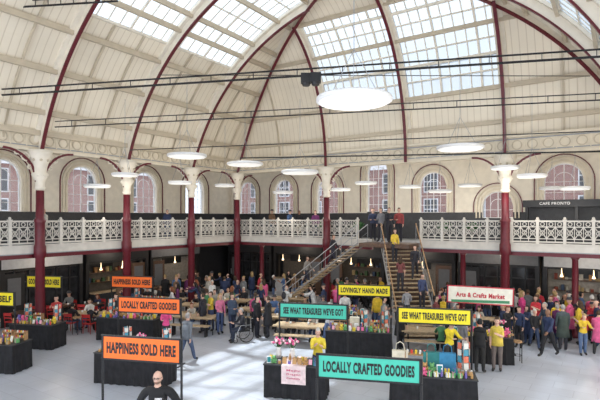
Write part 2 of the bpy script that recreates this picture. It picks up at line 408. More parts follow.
TCo={'name':'iron_column','label':'dark red cast-iron column with ornate cream capital and curved brackets','cat':'column','mesh':sh,'group':'gallery columns','parts':[('capital',cp),('bracket',brk)]}
CO=.33
COLS=[(XL+CO,y,0) for y in RIBY[2:]]+[(XL+CO,YF-CO,0)]+[(x,YF-CO,math.pi/2) for x in (-13.6,-4.3,1.0)]
for c_ in COLS: inst(TCo,(c_[0],c_[1],0),c_[2])
b=MB(); b.lathe([(.22,0),(.22,.12),(.14,.2),(.12,3.3),(.22,3.45)],10); lowc=b.mesh('lc',[RED],True)
TLC={'name':'gallery_post','label':'short dark red iron post carrying the gallery edge','cat':'column','mesh':lowc,'group':'lower gallery posts'}
LOW=[(-18.6,YF+.2),(-6.3,YF+.2),(-1.6,YF+.2)]
for x,y in LOW: inst(TLC,(x,y,0))
# ---- outside buildings
def building(loc,rz,W,Hh,label,nx,nz):
    b=MB(); b.box((0,4,Hh/2),(W,8,Hh),0)
    for i in range(nx):
        for j in range(nz):
            x=-W/2+W*(i+.5)/nx; z=2+(Hh-2)*(j+.4)/nz
            b.box((x,-.02,z),(1.3,.1,1.9),1); b.box((x,-.06,z),(1.1,.1,1.7),2); b.box((x,-.1,z),(.07,.08,1.7),1); b.box((x,-.1,z),(1.1,.08,.07),1)
    b.box((0,-.1,Hh+.1),(W+.4,.5,.5),1)
    ob('brick_building',b.mesh('bld',[BRICK,WHITE,DGREY]),loc,rz,label=label,cat='building',group='street buildings outside')
building((-6,42,-2),0,60,11.8,'red brick townhouse terrace with white-framed windows across the street',15,4)
building((-40,8,-2),math.pi/2,56,11.5,'red brick street building seen through the side windows',14,4)
# ---- shops beneath gallery
GOODM=[cm(c) for c in ((.42,.3,.14),(.45,.42,.36),(.25,.06,.04),(.07,.13,.06),(.05,.08,.14),(.4,.2,.08))]
def shop(loc,rz,W,ds,typ,fasc,back,band,label):
    b=MB(); b.box((-W/2+.1,0,1.7),(.2,.3,3.4),0); b.box((W/2-.1,0,1.7),(.2,.3,3.4),0); b.box((0,.02,3.4),(W,.3,.16),0); b.box((0,.02,2.62),(W,.12,.08),0)
    if typ==1:
        b.box((0,0,.3),(W,.2,.6),0); b.box((0,0,2.0),(W,.1,.06),0)
        for k in range(1,6): b.box((-W/2+W*k/6,0,1.6),(.06,.12,2.1),0)
    r=ob('shop_front',b.mesh('sf',[BLACK,PGREY]),loc,rz,label=label,cat='shop front',group='shop fronts under the gallery')
    f=MB(); f.box((0,-.12,3.0),(W-.1,.12,.6)); f.box((0,-.13,3.0),(W-.3,.12,.42),1); ob('fascia_board',f.mesh('fb',[fasc,fasc]),parent=r)
    w=MB(); w.box((0,.95,1.7),(W-.1,.05,3.3),0); ob('back_panel',w.mesh('bp',[back]),parent=r)
    if typ==1:
        g=MB(); g.box((0,.06,1.55),(W-.3,.03,2.0)); ob('shop_window',g.mesh('g',[PANE]),parent=r)
    if typ==0:
        sh=MB(); gd=MB()
        for z in (1.45,2.0):
            sh.box((ds*-.5,.8,z),(W*.55,.28,.04)); x=-W*.27
            while x<W*.27:
                hh=random.uniform(.1,.3); ww=random.uniform(.08,.2); gd.box((ds*-.5+x+ww/2,.8,z+.02+hh/2),(ww,.16,hh),random.randrange(6)); x+=ww+random.uniform(.03,.3)
        ob('shelf',sh.mesh('sh',[DWOOD]),parent=r); ob('shelf_goods',gd.mesh('gd',GOODM),parent=r,kind='stuff')
    if typ in(0,2):
        ct=MB(); ct.box((-ds*.5,-.2,.5),(W*.62,.55,1.0),0); ct.box((-ds*.5,-.2,1.03),(W*.64,.62,.06),1); ob('counter',ct.mesh('ct',[band,PWOOD]),parent=r)
        mb=MB(); mb.box((-ds*.5,.9,2.35),(1.6,.05,.5),0); ob('menu_board',mb.mesh('mb',[BLACK]),parent=r)
        for k in range(2):
            h=MB(); xx=-ds*.5-W/6+W/3*k; h.lathe([(.012,.4),(.025,.14),(.08,0),(.06,-.02)],8); ob('lamp',h.mesh('l',[WARM]),(xx,-.2,2.25),0,r)
    d=MB(); x=ds*W*.34; d.box((x,-.04,1.25),(.95,.06,2.4)); d.box((x,-.08,1.6),(.6,.02,1.3),1)
    dd=ob('shop_door',d.mesh('d',[DWOOD if typ!=1 else BLACK,MGREY]),parent=r); h=MB(); h.tube([(x-.35,-.13,1),(x-.35,-.13,1.4)],.02,6); ob('door_handle',h.mesh('h',[METAL]),parent=dd)
LT=['black shop front with counter and shelves of goods','black-framed glazed shop front with door','open food counter with menu board']
BB=cm((.12,.10,.08)); BP=cm((.34,.31,.27))
for k,(y,t,fc,bk,bd) in enumerate(((4.3,1,WHITE,BP,WHITE),(8.54,2,PGREY,BP,WHITE),(12.78,1,PGREY,BP,WHITE),(17.04,0,BLACK,BB,DGREY),(21.3,2,MGREY,BP,DGREY))):
    shop((-23.9,y,0),math.pi/2,4.1,(-1,1)[k%2],t,fc,bk,bd,LT[t])
for k,(x,t,fc,bk,bd) in enumerate(((-22.1,1,DGREY,BB,BLACK),(-17.9,2,BLACK,BB,PGREY),(-13.7,0,DGREY,BB,DGREY),(-9.5,2,BLACK,BP,DGREY),(-5.35,1,MGREY,BB,BLACK),(-1.2,0,PGREY,BP,BLACK),(2.95,1,MGREY,BP,PGREY))):
    shop((x,26.7,0),0,4.0,(-1,1)[k%2],t,fc,bk,bd,LT[t])
# cafe kiosk
b=MB(); b.box((0,0,.5),(6.6,1.0,1.0)); b.box((0,0,1.95),(6.8,1.2,.34)); 
for xx in (-3.25,-1.1,1.1,3.25): b.box((xx,-.3,1.1),(.12,.3,1.7))
b.box((0,.45,1.3),(6.6,.1,1.2),1)
r=ob('cafe_kiosk',b.mesh('kiosk',[BLACK,DGREY]),(-.6,26.4,GZ),0,label='black cafe kiosk with white lettering on the end gallery',cat='kiosk')
ob('lettering',textmesh('CAFE PRONTO',1.3,.13,WHITE,.02),(-2.0,-.62,1.95),0,r)
# ---- stairs
SG=mat('stair_grey_paint',(.3,.29,.28),.5)
def flight(start,ang,W,n,rise,run,label,sm,rm,hr=.028,th=.14,hgt=.95):
    st=MB(); tr=MB(); ba=MB()
    for sg in (-1,1):
        y=sg*(W/2+.03)
        st.add([(0,y-.03,-th),(n*run,y-.03,-n*rise),(n*run,y-.03,-n*rise+.1),(0,y-.03,.02)]+[(0,y+.03,-th),(n*run,y+.03,-n*rise),(n*run,y+.03,-n*rise+.1),(0,y+.03,.02)],[(0,1,2,3),(7,6,5,4),(0,4,5,1),(3,2,6,7),(0,3,7,4),(1,5,6,2)])
        for k in range(0,n+1,4): ba.tube([(k*run,y,-k*rise),(k*run,y,-k*rise+hgt)],.013,5,0)
        ba.tube([(0,y,hgt+.02),(n*run,y,-n*rise+hgt+.02)],hr,6,1)
        ba.tube([(0,y,.5),(n*run,y,-n*rise+.5)],.007,4,0)
    for k in range(n):
        if k: tr.box((run*(k+.5),0,-rise*k-.03),(run+.03,W,.045))
        if sm is SG and rm is WOOD: tr.box((run*k+.01,0,-rise*(k+.5)),(.02,W,rise),1)
    r=ob('staircase',st.mesh('st',[sm]),start,ang,label=label,cat='staircase')
    ob('tread',tr.mesh('tr',[PWOOD,DWOOD]),parent=r); ob('balustrade',ba.mesh('ba',[GREY,rm]),parent=r)
F1=(-10.95,22.2); RUN1=.235
flight((F1[0],F1[1],GZ),math.pi,1.1,22,.175,RUN1,'slim open-tread stair flight with pale handrail along the end gallery',SG,PGREY,.02,.06,.9)
SD=Vector((.56,-.83)).normalized(); S0=Vector((-9.3,22.9))
flight((S0.x,S0.y,GZ),math.atan2(SD.y,SD.x),1.7,22,.175,.185,'wooden-tread stair flight with slim handrails from the gallery landing',SG,WOOD)
b=MB(); b.box(((LX0+LX1)/2,22.55,GZ-.1),(LX1-LX0,1.6,.2)); ob('stair_landing',b.mesh('ld',[DWOOD]),label='timber stair landing at the end gallery opening',cat='landing')
# ---- tracks / tie rods
def tray(a,c,label,r=.05,boxes=(),h=.22,tw=True):
    a=Vector(a);c=Vector(c); b=MB(); o=Vector((0,0,h)); b.tube([a,c],r*.7,5)
    if tw:
        b.tube([a+o,c+o],r*.55,5); n=14
        for k in range(n): p=a.lerp(c,(k+.5)/n); b.tube([p,p+o],.015,4)
    ro=ob('lighting_track' if tw else 'tie_rod',b.mesh('tr',[BLACK]),label=label,cat='lighting track' if tw else 'tie rod',group='black tracks and rods under the roof')
    for t in boxes:
        p=a.lerp(c,t); m=MB(); m.box((0,0,-.1),(.35,.3,.3)); m.lathe([(.12,-.35),(.16,-.2),(.1,-.1)],8); ob('floodlight',m.mesh('fl',[BLACK]),p,YAW,ro)
def W3(px,py,d): x,y=G(px,d); return (x,y,CAMZ+(HZ-py)*d/F)
tray(W3(2,95,18.2),W3(625,55,14.2),'black twin lighting track with floodlights across the hall',.055,boxes=(.55,.565))
tray(W3(55,127,19.0),W3(620,99,15.6),'black twin lighting track across the hall',.035)
tray(W3(-60,12,17.0),W3(118,1,17.0),'black lighting track high under the vault',.05)
tray(W3(240,158,25.0),W3(625,151,19.3),'long dark tie rod across the end gallery front',.05,tw=False)
tray(W3(130,150,21),W3(625,130,17.0),'thin dark tie rod across the hall',.03,tw=False)
tray(W3(160,75,19.5),W3(590,76,17.0),'thin dark tie rod high under the vault',.022,tw=False)
# ---- pendant lamps
def lampT(rad):
    s=MB(); s.lathe([(rad*.6,.07),(rad*.97,.07),(rad,.04),(rad,-.03),(rad*.96,-.05)],32)
    d=MB(); d.lathe([(rad*.94,-.045),(rad*.9,-.075),(.05,-.08)],32)
    c=MB()
    for k in range(3):
        w=k*2.094; c.tube([(rad*.7*math.cos(w),rad*.7*math.sin(w),.06),(0,0,1.2)],.008,4)
    c.tube([(0,0,1.2),(0,0,3.5)],.01,4)
    return {'name':'pendant_lamp','label':'large round white disc pendant lamp hung on thin wires','cat':'lamp','mesh':s.mesh('shade',[WHITE],True),'group':'disc pendant lamps','parts':[('diffuser',d.mesh('df',[LAMPW])),('cable',c.mesh('cb',[GREY]))]}
LB=lampT(.9); LS=lampT(.6)
PLD=bpy.data.lights.new('lamp_light','POINT'); PLD.energy=40; PLD.color=(1,.94,.84); PLD.shadow_soft_size=.5
def lampi(T,p):
    r=inst(T,p); l=bpy.data.objects.new('bulb',PLD); COL.objects.link(l); l.parent=r; l.location=(0,0,-1.2)
for px,d,z in ((354,11.4,7.9),(187,22.0,7.95),(460,18.8,7.85),(300,23,7.3),(245,24,7.8)): lampi(LB,(*G(px,d),z))
for px,d,z in ((125,22.2,7.1),(180,24.5,6.9),(97,22.5,6.6),(225,28,7.0),(283,28,6.6),(366,26,7.0),(410,26,6.8),(470,25,6.8),(505,21.0,7.3),(532,20.5,6.9),(340,27,6.7),(575,21,6.4),(552,24,6.6),(440,25,6.5)): lampi(LS,(*G(px,d),z))
ULD=bpy.data.lights.new('gallery_fill_light','POINT'); ULD.energy=42; ULD.color=(1,.86,.7); ULD.shadow_soft_size=.15  # added fill to brighten the space under the gallery, no fixtures here
for x,y in [(-22.4,yy) for yy in (8.5,12.8,17,21.3)]+[(xx,25) for xx in(-18,-13.8,-9.6,-5.4,-1.2)]:
    l=bpy.data.objects.new('gallery_fill_light',ULD); COL.objects.link(l); l.location=(x,y,3.2)
# ---- people
def seg_d(p,a,b):
    ab=b-a; t=max(0,min(1,(p-a).dot(ab)/max(1e-9,ab.dot(ab)))); return (p-(a+ab*t)).length
def body(legs=((0,0),(0,0)),arms=((5,8,15,0),(5,8,15,0)),lean=0,sit=False,short=False,fem=False,big=1.0):
    V=[];E=[];Rr=[];B=[]
    def v(p,r,par=None,reg=None,ry=None,arm=False):
        V.append(Vector(p)); Rr.append((r,ry or r)); i=len(V)-1
        if par is not None: E.append((par,i)); B.append((par,i,reg,arm))
        return i
    D=[]
    for (h,k) in legs:
        h=math.radians(h);k=math.radians(k); D.append(.43*math.cos(h)+.41*math.cos(h-k))
    pz=(.52 if sit else max(D)+.09)+.07
    ln=math.radians(lean)
    def T(x,y,h): return (x,y-math.sin(ln)*h,pz+math.cos(ln)*h)
    ws=(.88 if fem else 1)*big
    pel=v(T(0,0,0),.16*big,ry=.13*big)
    wa=v(T(0,0,.17),.145*ws,pel,0,ry=.12*ws); ch=v(T(0,0,.33),.18*ws,wa,0,ry=.135*ws); up=v(T(0,.01,.44),.12*ws,ch,0,ry=.095)
    nk=v(T(0,-.005,.52),.058,up,3); h1=v(T(0,-.02,.60),.07,nk,3,ry=.08); h2=v(T(0,-.018,.665),.088,h1,3,ry=.108); h3=v(T(0,-.008,.75),.078,h2,3,ry=.092)
    for si,sg in enumerate((-1,1)):
        h,k=[math.radians(q) for q in legs[si]]
        hp=v((sg*.09,0,pz-.07),.108,pel,1)
        kn=Vector((sg*.1,-.43*math.sin(h),pz-.07-.43*math.cos(h))); mid=V[hp].lerp(kn,.5)
        m=v(mid,.096,hp,1); kk=v(kn,.07,m,1)
        an=kn+Vector((0,-.41*math.sin(h-k),-.41*math.cos(h-k))); cf=v(kn.lerp(an,.35),.07,kk,1); a=v(an,.054,cf,1)
        v(an+Vector((sg*.015,-.16,-.048)),.044,a,2)
        f,ab,e,inw=[math.radians(q) for q in arms[si]]
        shd=v(T(sg*.175*ws,0,.425),.072*ws,up,0,arm=True)
        d1=Vector((sg*math.sin(ab),-math.sin(f+ln)*math.cos(ab),-math.cos(f+ln)*math.cos(ab)))
        el=V[shd]+d1*.28; mm=v(V[shd].lerp(el,.5),.064*ws,shd,0,arm=True); ee=v(el,.052,mm,0,arm=True)
        d2=Vector((-sg*math.sin(inw),-math.sin(f+ln+e)*math.cos(inw),-math.cos(f+ln+e)*math.cos(inw)))
        wr=el+d2*.25; m2=v(el.lerp(wr,.4),.05,ee,3 if short else 0,arm=True); w=v(wr,.036,m2,3 if short else 0,arm=True)
        sd=Vector((0,-1,0)); sd=sd-d2*sd.dot(d2)
        if sd.length<.3: sd=Vector((-sg,0,0)); sd=sd-d2*sd.dot(d2)
        sd.normalize(); cu=Vector((-sg,0,.3)); cu=(cu-d2*cu.dot(d2)-sd*cu.dot(sd)).normalized()
        pm_=v(wr+d2*.06,.038,w,3,arm=True)
        for q,(o,L) in enumerate(((.030,.07),(.010,.078),(-.010,.072),(-.030,.058))):
            b0=v(wr+d2*.09+sd*o,.0115,pm_,3,arm=True); b1=v(wr+d2*(.09+L*.55)+sd*o*1.15+cu*.012,.0105,b0,3,arm=True); v(wr+d2*(.09+L*.95)+sd*o*1.15+cu*.035,.009,b1,3,arm=True)
        t0=v(wr+d2*.035+sd*.036+cu*.008,.013,w,3,arm=True); v(wr+d2*.075+sd*.057+cu*.025,.011,t0,3,arm=True)
    me=bpy.data.meshes.new('sk'); me.from_pydata(V,E,[]); o=bpy.data.objects.new('sk',me); COL.objects.link(o)
    md=o.modifiers.new('s','SKIN'); md.use_smooth_shade=True; md.branch_smoothing=.4
    for i,sv in enumerate(me.skin_vertices[0].data): sv.radius=Rr[i]; sv.use_root=(i==0)
    ss=o.modifiers.new('u','SUBSURF'); ss.levels=2; ss.render_levels=2
    bpy.context.view_layer.update()
    out=bpy.data.meshes.new_from_object(o.evaluated_get(bpy.context.evaluated_depsgraph_get())); bpy.data.objects.remove(o)
    ax=Vector((0,-math.sin(ln),math.cos(ln))); fw=Vector((0,-math.cos(ln),-math.sin(ln)))
    hc=V[h2]
    for q in out.vertices:
        hh=(q.co-Vector(T(0,0,0))).dot(ax)
        if hh>.535 and abs(q.co.x)<.14 and (q.co-hc).length<.16:
            d=q.co-hc; a_,b_,c_=d.x,d.dot(fw),d.dot(ax)
            u=Vector((a_/.079,b_/.099,c_/.120)); L=u.length
            if L<1e-4: continue
            u/=L; a_,b_,c_=u.x*.079,u.y*.099,u.z*.120
            if c_<-.02: t=(-.02-c_)/.1; a_*=1-.28*t; b_=b_*(1-.05*t)+.012*t
            if b_>.07 and abs(a_)<.02 and -.05<c_<.005: b_+=.026*(1-abs(a_)/.02)*(.005-c_)/.055+.002
            if b_>.06 and .0<c_<.03 and .015<abs(a_)<.05: b_-=.006
            q.co=q.co.lerp(hc+Vector((a_,0,0))+fw*b_+ax*c_,min(1,(hh-.535)/.04))
    out.materials.clear()
    for m in (cm((.1,.1,.1)),cm((.05,.06,.1)),BLACK,mat('skin',(.62,.38,.28),.6)): out.materials.append(m)
    P0=Vector(T(0,0,0))
    for p in out.polygons:
        c=p.center; best=min(B,key=lambda bb: seg_d(c,V[bb[0]],V[bb[1]])-min(Rr[bb[0]][1],Rr[bb[1]][1])); r=best[2]
        if not best[3] and r in(0,1):
            hh=(c-P0).dot(ax); r=0 if hh>-.03 else 1
            if sit and best[2]==1 and c.y<-.12: r=1
        if best[2]==3 and not best[3] and (c-P0).dot(ax)<.49: r=0
        p.material_index=r; p.use_smooth=True
    return {'mesh':out,'head':V[h2].copy(),'pel':V[pel].copy(),'lean':ln}
P={}
P['stand']=body(); P['standb']=body(((4,0),(-4,2)),((10,10,80,25),(5,8,20,0)))
P['phone']=body(((0,0),(3,5)),((25,5,100,20),(22,5,95,20)),4)
P['walk']=body(((22,6),(-20,12)),((-18,6,15,0),(20,6,25,0)),3)
P['walkb']=body(((-18,14),(20,4)),((22,6,35,0),(-16,6,10,0)),4,fem=True)
P['akimbo']=body(((0,0),(0,0)),((-10,34,34,42),(-10,34,34,42)),0,short=True,big=1.2)
P['reach']=body(((4,2),(-4,2)),((45,8,35,5),(40,8,40,5)),12,fem=True)
P['sit']=body(((85,85),(82,80)),((25,8,60,10),(20,8,70,15)),6,sit=True)
P['sitb']=body(((88,95),(84,70)),((40,5,70,20),(35,10,50,10)),14,sit=True,fem=True)
P['fem']=body(((2,0),(-3,4)),((8,9,60,15),(4,9,10,0)),0,fem=True)
P['femb']=body(((3,3),(-3,3)),((2,9,12,0),(30,8,90,30)),0,fem=True,short=True)
def hairmesh(kind):
    b=MB(); c0=(0,.012,.008)
    if kind=='short': b.ball(c0,(.087,.108,.124),0,16,12,keep=lambda c: c.z>.055 or (c.y>-.005+(.03-c.z)*.3 and c.z>-.07))
    if kind=='bald': b.ball((0,.008,.0),(.083,.103,.11),0,16,12,keep=lambda c: (c.y>.02 and -.07<c.z<.03))
    if kind=='long':
        b.ball(c0,(.095,.115,.128),0,16,12,keep=lambda c: c.z>.055 or c.y>-.03)
        b.lathe([(.08,.0),(.105,-.08),(.105,-.2),(.06,-.27)],12,0,(0,.05,0))
    if kind=='bun': b.ball(c0,(.09,.11,.126),0,16,12,keep=lambda c: c.z>.055 or c.y>0); b.ball((0,.11,.09),.05,0)
    if kind=='hat': b.lathe([(.13,.045),(.135,.055),(.10,.06),(.10,.11),(.085,.135),(.02,.145)],14,0,(0,0,0))
    return b.mesh('hair',[mat('brown_hair',(.06,.035,.02),.8)],True)
HM={k:hairmesh(k) for k in('short','bald','long','bun','hat')}
FM={}
b=MB(); b.ball((0,0,0),(.011,.008,.008),0,8,6); FM['eye']=b.mesh('eye',[mat('eye_dark',(.03,.02,.02),.3)],True)
b=MB(); b.ball((0,0,0),(.024,.008,.007),0,8,6); FM['mouth']=b.mesh('mouth',[mat('lips',(.35,.1,.08),.5)],True)
b=MB(); b.ball((0,0,0),(.01,.018,.026),0,8,6); FM['ear']=b.mesh('ear',[MATS['skin']],True)
def garment(prof,name,fy_=.8):
    b=MB(); b.lathe(prof,18); b.v=[(x,y*fy_,z) for x,y,z in b.v]; return b.mesh(name,[BLACK],True)
COATM=garment([(.19,.36),(.182,.18),(.19,0),(.225,-.25),(.25,-.45),(.24,-.45),(.17,-.1)],'coat')
JACKM=garment([(.19,.36),(.18,.15),(.188,-.02),(.20,-.14),(.185,-.14)],'jacket')
SKIRTM=garment([(.165,.08),(.185,0),(.22,-.3),(.26,-.5),(.25,-.5),(.16,-.05)],'skirt',.9)
b=MB(); b.ball((0,.19,.3),(.14,.09,.2),0); b.tube([(-.09,-.05,.48),(-.1,-.15,.38),(-.1,-.05,.2)],.02,5); b.tube([(.09,-.05,.48),(.1,-.15,.38),(.1,-.05,.2)],.02,5); BPM=b.mesh('bp',[BLACK],True)
SK=[mat('skin',(.62,.38,.28)),mat('skin_pale',(.68,.43,.33),.6),mat('skin_brown',(.25,.13,.08),.6),mat('skin_tan',(.5,.29,.2),.6)]
HC={'brown':(.06,.035,.02),'black':(.012,.011,.012),'blond':(.42,.29,.13),'grey':(.33,.32,.31),'red':(.22,.07,.03),'white':(.6,.58,.54)}
def setm(o,i,m):
    s=o.material_slots[i]; s.link='OBJECT'; s.material=m
POS=[]
def person(pose,x,y,z,face,top,bot,hair='short',hc='brown',skin=0,extra=None,exc=None,sc=1,label=None,detail=False,group=None):
    D=P[pose]; o=ob('person',D['mesh'],(x,y,z),face,label=label or 'person',cat='person',scale=sc,group=group)
    setm(o,0,cm(top)); setm(o,1,cm(bot)); setm(o,2,cm((.03,.03,.03))); setm(o,3,SK[skin])
    hd=D['head']
    h=ob('hair' if hair!='hat' else 'hat',HM[hair],hd,0,o); setm(h,0,cm(HC[hc] if hc in HC else hc))
    h.rotation_euler=(D['lean'],0,0)
    if extra:
        m={'coat':COATM,'skirt':SKIRTM,'backpack':BPM,'jacket':JACKM}[extra]; e=ob(extra,m,D['pel'],0,o); e.rotation_euler=(D['lean'],0,0); setm(e,0,cm(exc or top))
    if detail:
        for sg in(-1,1):
            ob('eye',FM['eye'],hd+Vector((sg*.031,-.093,.012)),0,o); q=ob('ear',FM['ear'],hd+Vector((sg*.08,.0,-.01)),0,o); setm(q,0,SK[skin])
        ob('mouth',FM['mouth'],hd+Vector((0,-.091,-.062)),0,o)
    POS.append((x,y)); return o
CN=[((.015,.015,.018),'black'),((.025,.04,.1),'navy'),((.18,.19,.2),'grey'),((.5,.47,.42),'cream'),((.7,.7,.7),'white'),((.5,.03,.05),'red'),((.7,.12,.28),'pink'),((.75,.52,.04),'yellow'),((.06,.2,.09),'green'),((.09,.17,.35),'blue'),((.2,.12,.07),'brown'),((.15,.03,.13),'purple')]
CW=[13,6,4,2.4,2.5,2.6,3,2,1.6,3.4,2,1]
def rcol(): return random.choices(CN,CW)[0]
BC=[((.014,.014,.018),'black trousers'),((.03,.05,.11),'dark jeans'),((.09,.14,.26),'blue jeans'),((.22,.19,.14),'tan trousers')]
def rperson(x,y,z,pose=None,face=None,act='in the crowd',group='market visitors'):
    pose=pose or random.choices(['stand','standb','phone','walk','walkb','reach','fem','femb'],[3,3,2,2,2,1,3,2])[0]
    t,tn=rcol(); bc,bn=random.choices(BC,[6,4,2,1])[0]
    f=pose in('fem','femb','walkb','reach','sitb')
    hair=random.choice(['long','long','bun','short']) if f else random.choice(['short','short','short','bald','hat'])
    hc=random.choice(list(HC)+['brown','black']) if hair!='hat' else (.05,.05,.06)
    ex=None
    if pose not in('sit','sitb'): ex=random.choices([None,'coat','backpack','jacket'],[4,2.5,1.2,3])[0]
    person(pose,x,y,z,YAW+(face if face is not None else random.uniform(-math.pi,math.pi)),t,bc,hair,hc,random.choices([0,1,2,3],[4,5,1,2])[0],ex,t if ex in('coat','jacket') else (.04,.04,.05),random.uniform(.91,1.02)*(.95 if f else 1.0),'person in %s top and %s %s'%(tn,bn,act),group=group)
# ---- signs
SA=YAW-math.radians(12)
def sign(px,dep,w,top,h,txt,mt,col,ang=SA,tm=None,tw=.9,th=.5,tilt=0):
    x,y=G(px,dep)
    r=ob('sign_frame',None,(x,y,0),ang,label='%s banner sign with lettering on a black two-post frame'%col,cat='sign',group='banner signs over the stalls')
    for sg in(-1,1):
        p=MB(); p.tube([(0,0,0),(0,0,top+.02)],.03,6); ob('post',p.mesh('p',[BLACK]),(sg*(w/2+.03),.02,0),0,r)
        p=MB(); p.box((0,0,.015),(.06,.55,.03)); ob('foot',p.mesh('p',[BLACK]),(sg*(w/2+.03),.02,0),0,r)
    p=MB(); p.box((0,0,0),(w,.03,h),0)
    for s2 in(-1,1): p.box((0,0,s2*(h/2+.005)),(w+.1,.05,.04),1); p.box((s2*(w/2+.005),0,0),(.04,.05,h+.04),1)
    ob('banner',p.mesh('b',[mt,BLACK if col!='cream' else mat('red_ink',(.5,.04,.06))]),(0,0,top-h/2),0,r).rotation_euler=(0,tilt,0)
    ob('lettering',textmesh(txt,w*tw,h*th,tm or BLACK),(0,-.02,top-h/2),0,r).rotation_euler=(0,tilt,0)
    POS.append((x,y)); return r
sign(141,11.4,2.0,2.26,.55,'HAPPINESS SOLD HERE',ORANGE,'orange')
sign(149,16.8,2.35,2.3,.52,'LOCALLY CRAFTED GOODIES',ORANGE,'orange')
sign(132,22.6,2.1,2.35,.52,'HAPPINESS SOLD HERE',ORANGE,'orange')
sign(-7,18.2,1.85,2.3,.5,'BE YOURSELF',YELLOW,'yellow')
sign(44,21.6,1.75,2.48,.5,'GOOD VIBES SOLD HERE',YELLOW,'yellow')
sign(313,15.6,2.2,2.3,.46,"SEE WHAT TREASURES WE'VE GOT",TEAL,'teal')
sign(364,20.0,2.15,2.3,.44,'LOVINGLY HAND MADE',YELLOW,'yellow')
sign(434,14.8,2.15,2.3,.46,"SEE WHAT TREASURES WE'VE GOT",YELLOW,'yellow')
sign(368,10.0,2.1,2.2,.48,'LOCALLY CRAFTED GOODIES',TEAL,'teal')
r=sign(480,18.3,2.35,2.46,.62,'Arts & Crafts Market',mat('cream_banner',(.8,.78,.68),.6),'cream',tm=mat('red_ink',(.5,.04,.06)),tw=.75,th=.3,tilt=.03)
b=MB(); b.box((0,-.02,2.46-.54),(2.1,.012,.1)); ob('stripe',b.mesh('s',[mat('green_ink',(.05,.25,.12))]),parent=r)
# ---- stall goods
def tmpl(name,cat,label,mesh,parts=None,group='goods on the stalls'): return {'name':name,'cat':cat,'label':label,'mesh':mesh,'parts':parts or [],'group':group}
GD=[]
CPAL=[(.75,.12,.28),(.8,.6,.06),(.05,.38,.42),(.75,.75,.72),(.7,.08,.06),(.14,.38,.14),(.85,.42,.52),(.2,.15,.45),(.8,.8,.75),(.5,.28,.1),(.03,.25,.27)]
def col3(): return random.choice(CPAL)
for k in range(6):
    b=MB(); b.lathe([(.035,0),(.04,.02),(.04,.13),(.015,.18),(.015,.23),(.018,.24)],10); c=MB(); c.lathe([(.02,.235),(.02,.27),(.01,.275)],8)
    GD.append(tmpl('bottle','bottle','small coloured bottle on the stall',b.mesh('bt',[cm(col3(),.4)],True),[('cap',c.mesh('cp',[WHITE]))]))
    b=MB(); b.lathe([(.05,0),(.055,.01),(.055,.1),(.045,.115)],12); c=MB(); c.lathe([(.052,.115),(.052,.14),(.04,.145)],12)
    GD.append(tmpl('candle_jar','jar','glass jar with lid on the stall',b.mesh('bt',[cm(col3(),.3)],True),[('lid',c.mesh('cp',[METAL]))]))
    b=MB(); b.box((0,0,.07),(.13,.11,.14)); c=MB(); c.box((0,0,.07),(.025,.116,.146)); c.tube([(0,0,.14),(-.05,0,.19),(0,0,.15),(.05,0,.19),(0,0,.14)],.008,4)
    GD.append(tmpl('gift_box','box','wrapped gift box on the stall',b.mesh('bx',[cm(col3())]),[('ribbon',c.mesh('rb',[cm(col3())]))]))
    b=MB(); b.box((0,0,.12),(.16,.02,.24),0,0,-.25); b.box((0,-.012,.12),(.12,.02,.18),1,0,-.25)
    GD.append(tmpl('framed_print','picture','small framed print standing on the stall',b.mesh('fr',[random.choice([WHITE,BLACK,WOOD]),cm(col3())])))
    b=MB(); b.ball((0,0,.09),(.07,.06,.09)); b.ball((0,-.01,.21),.06); b.ball((-.045,0,.265),.022); b.ball((.045,0,.265),.022); b.ball((-.07,-.05,.04),.03); b.ball((.07,-.05,.04),.03); b.ball((-.08,-.02,.13),(.03,.03,.05)); b.ball((.08,-.02,.13),(.03,.03,.05))
    GD.append(tmpl('soft_toy','toy','knitted soft toy sitting on the stall',b.mesh('toy',[cm(col3(),.9)],True)))
bagm=[]
for c_ in ((.03,.2,.2),(.04,.22,.4),(.45,.3,.18),(.7,.65,.52)):
    b=MB(); b.box((0,0,.2),(.36,.12,.4)); b2=MB(); b2.tube([(-.1,0,.4),(-.08,0,.55),(0,0,.6),(.08,0,.55),(.1,0,.4)],.012,5)
    bagm.append(tmpl('tote_bag','bag','fabric tote bag standing on the stall',b.mesh('bag',[cm(c_)]),[('handle',b2.mesh('h',[cm(c_)]))]))
b=MB(); b.lathe([(.06,0),(.08,.1),(.05,.22),(.06,.26)],10); fl=MB()
for k in range(18):
    w=k*2.4; rr=.02+.009*k; fl.tube([(0,0,.2),(rr*math.cos(w),rr*math.sin(w),.4+.05*math.sin(k))],.005,4,0); fl.ball((rr*math.cos(w),rr*math.sin(w),.41+.05*math.sin(k)),.032,1+k%2,6,5)
FLW=tmpl('flower_vase','vase','vase of pink and white flowers on the stall',b.mesh('vs',[WHITE],True),[('flowers',fl.mesh('fl',[LEAF,cm((.75,.12,.3)),cm((.85,.6,.65))]))])
b=MB(); b.tube([(0,0,0),(0,0,.7)],.015,6); b.lathe([(.15,0),(.15,.02),(.03,.03)],12)
cd=MB()
for k in range(20):
    w=(k%5)*1.256; z=.15+.15*(k//5); cd.box((.12*math.cos(w),.12*math.sin(w),z),(.01,.11,.13),k%3,w)
RACK=tmpl('card_rack','rack','rotating rack of greeting cards on the stall',b.mesh('rk',[METAL]),[('cards',cd.mesh('cd',[cm((.75,.2,.12)),cm((.7,.7,.65)),cm((.08,.3,.4))]))])
b=MB(); b.box((0,0,.12),(.5,.3,.02)); b.box((0,.05,.32),(.5,.2,.02)); b.box((-.24,.05,.2),(.02,.24,.4)); b.box((.24,.05,.2),(.02,.24,.4))
jm=[MB().lathe([(.025,0),(.03,.07),(.015,.09)],8).mesh('j',[cm(c)]) for c in ((.7,.08,.06),(.8,.6,.06),(.75,.75,.72))]
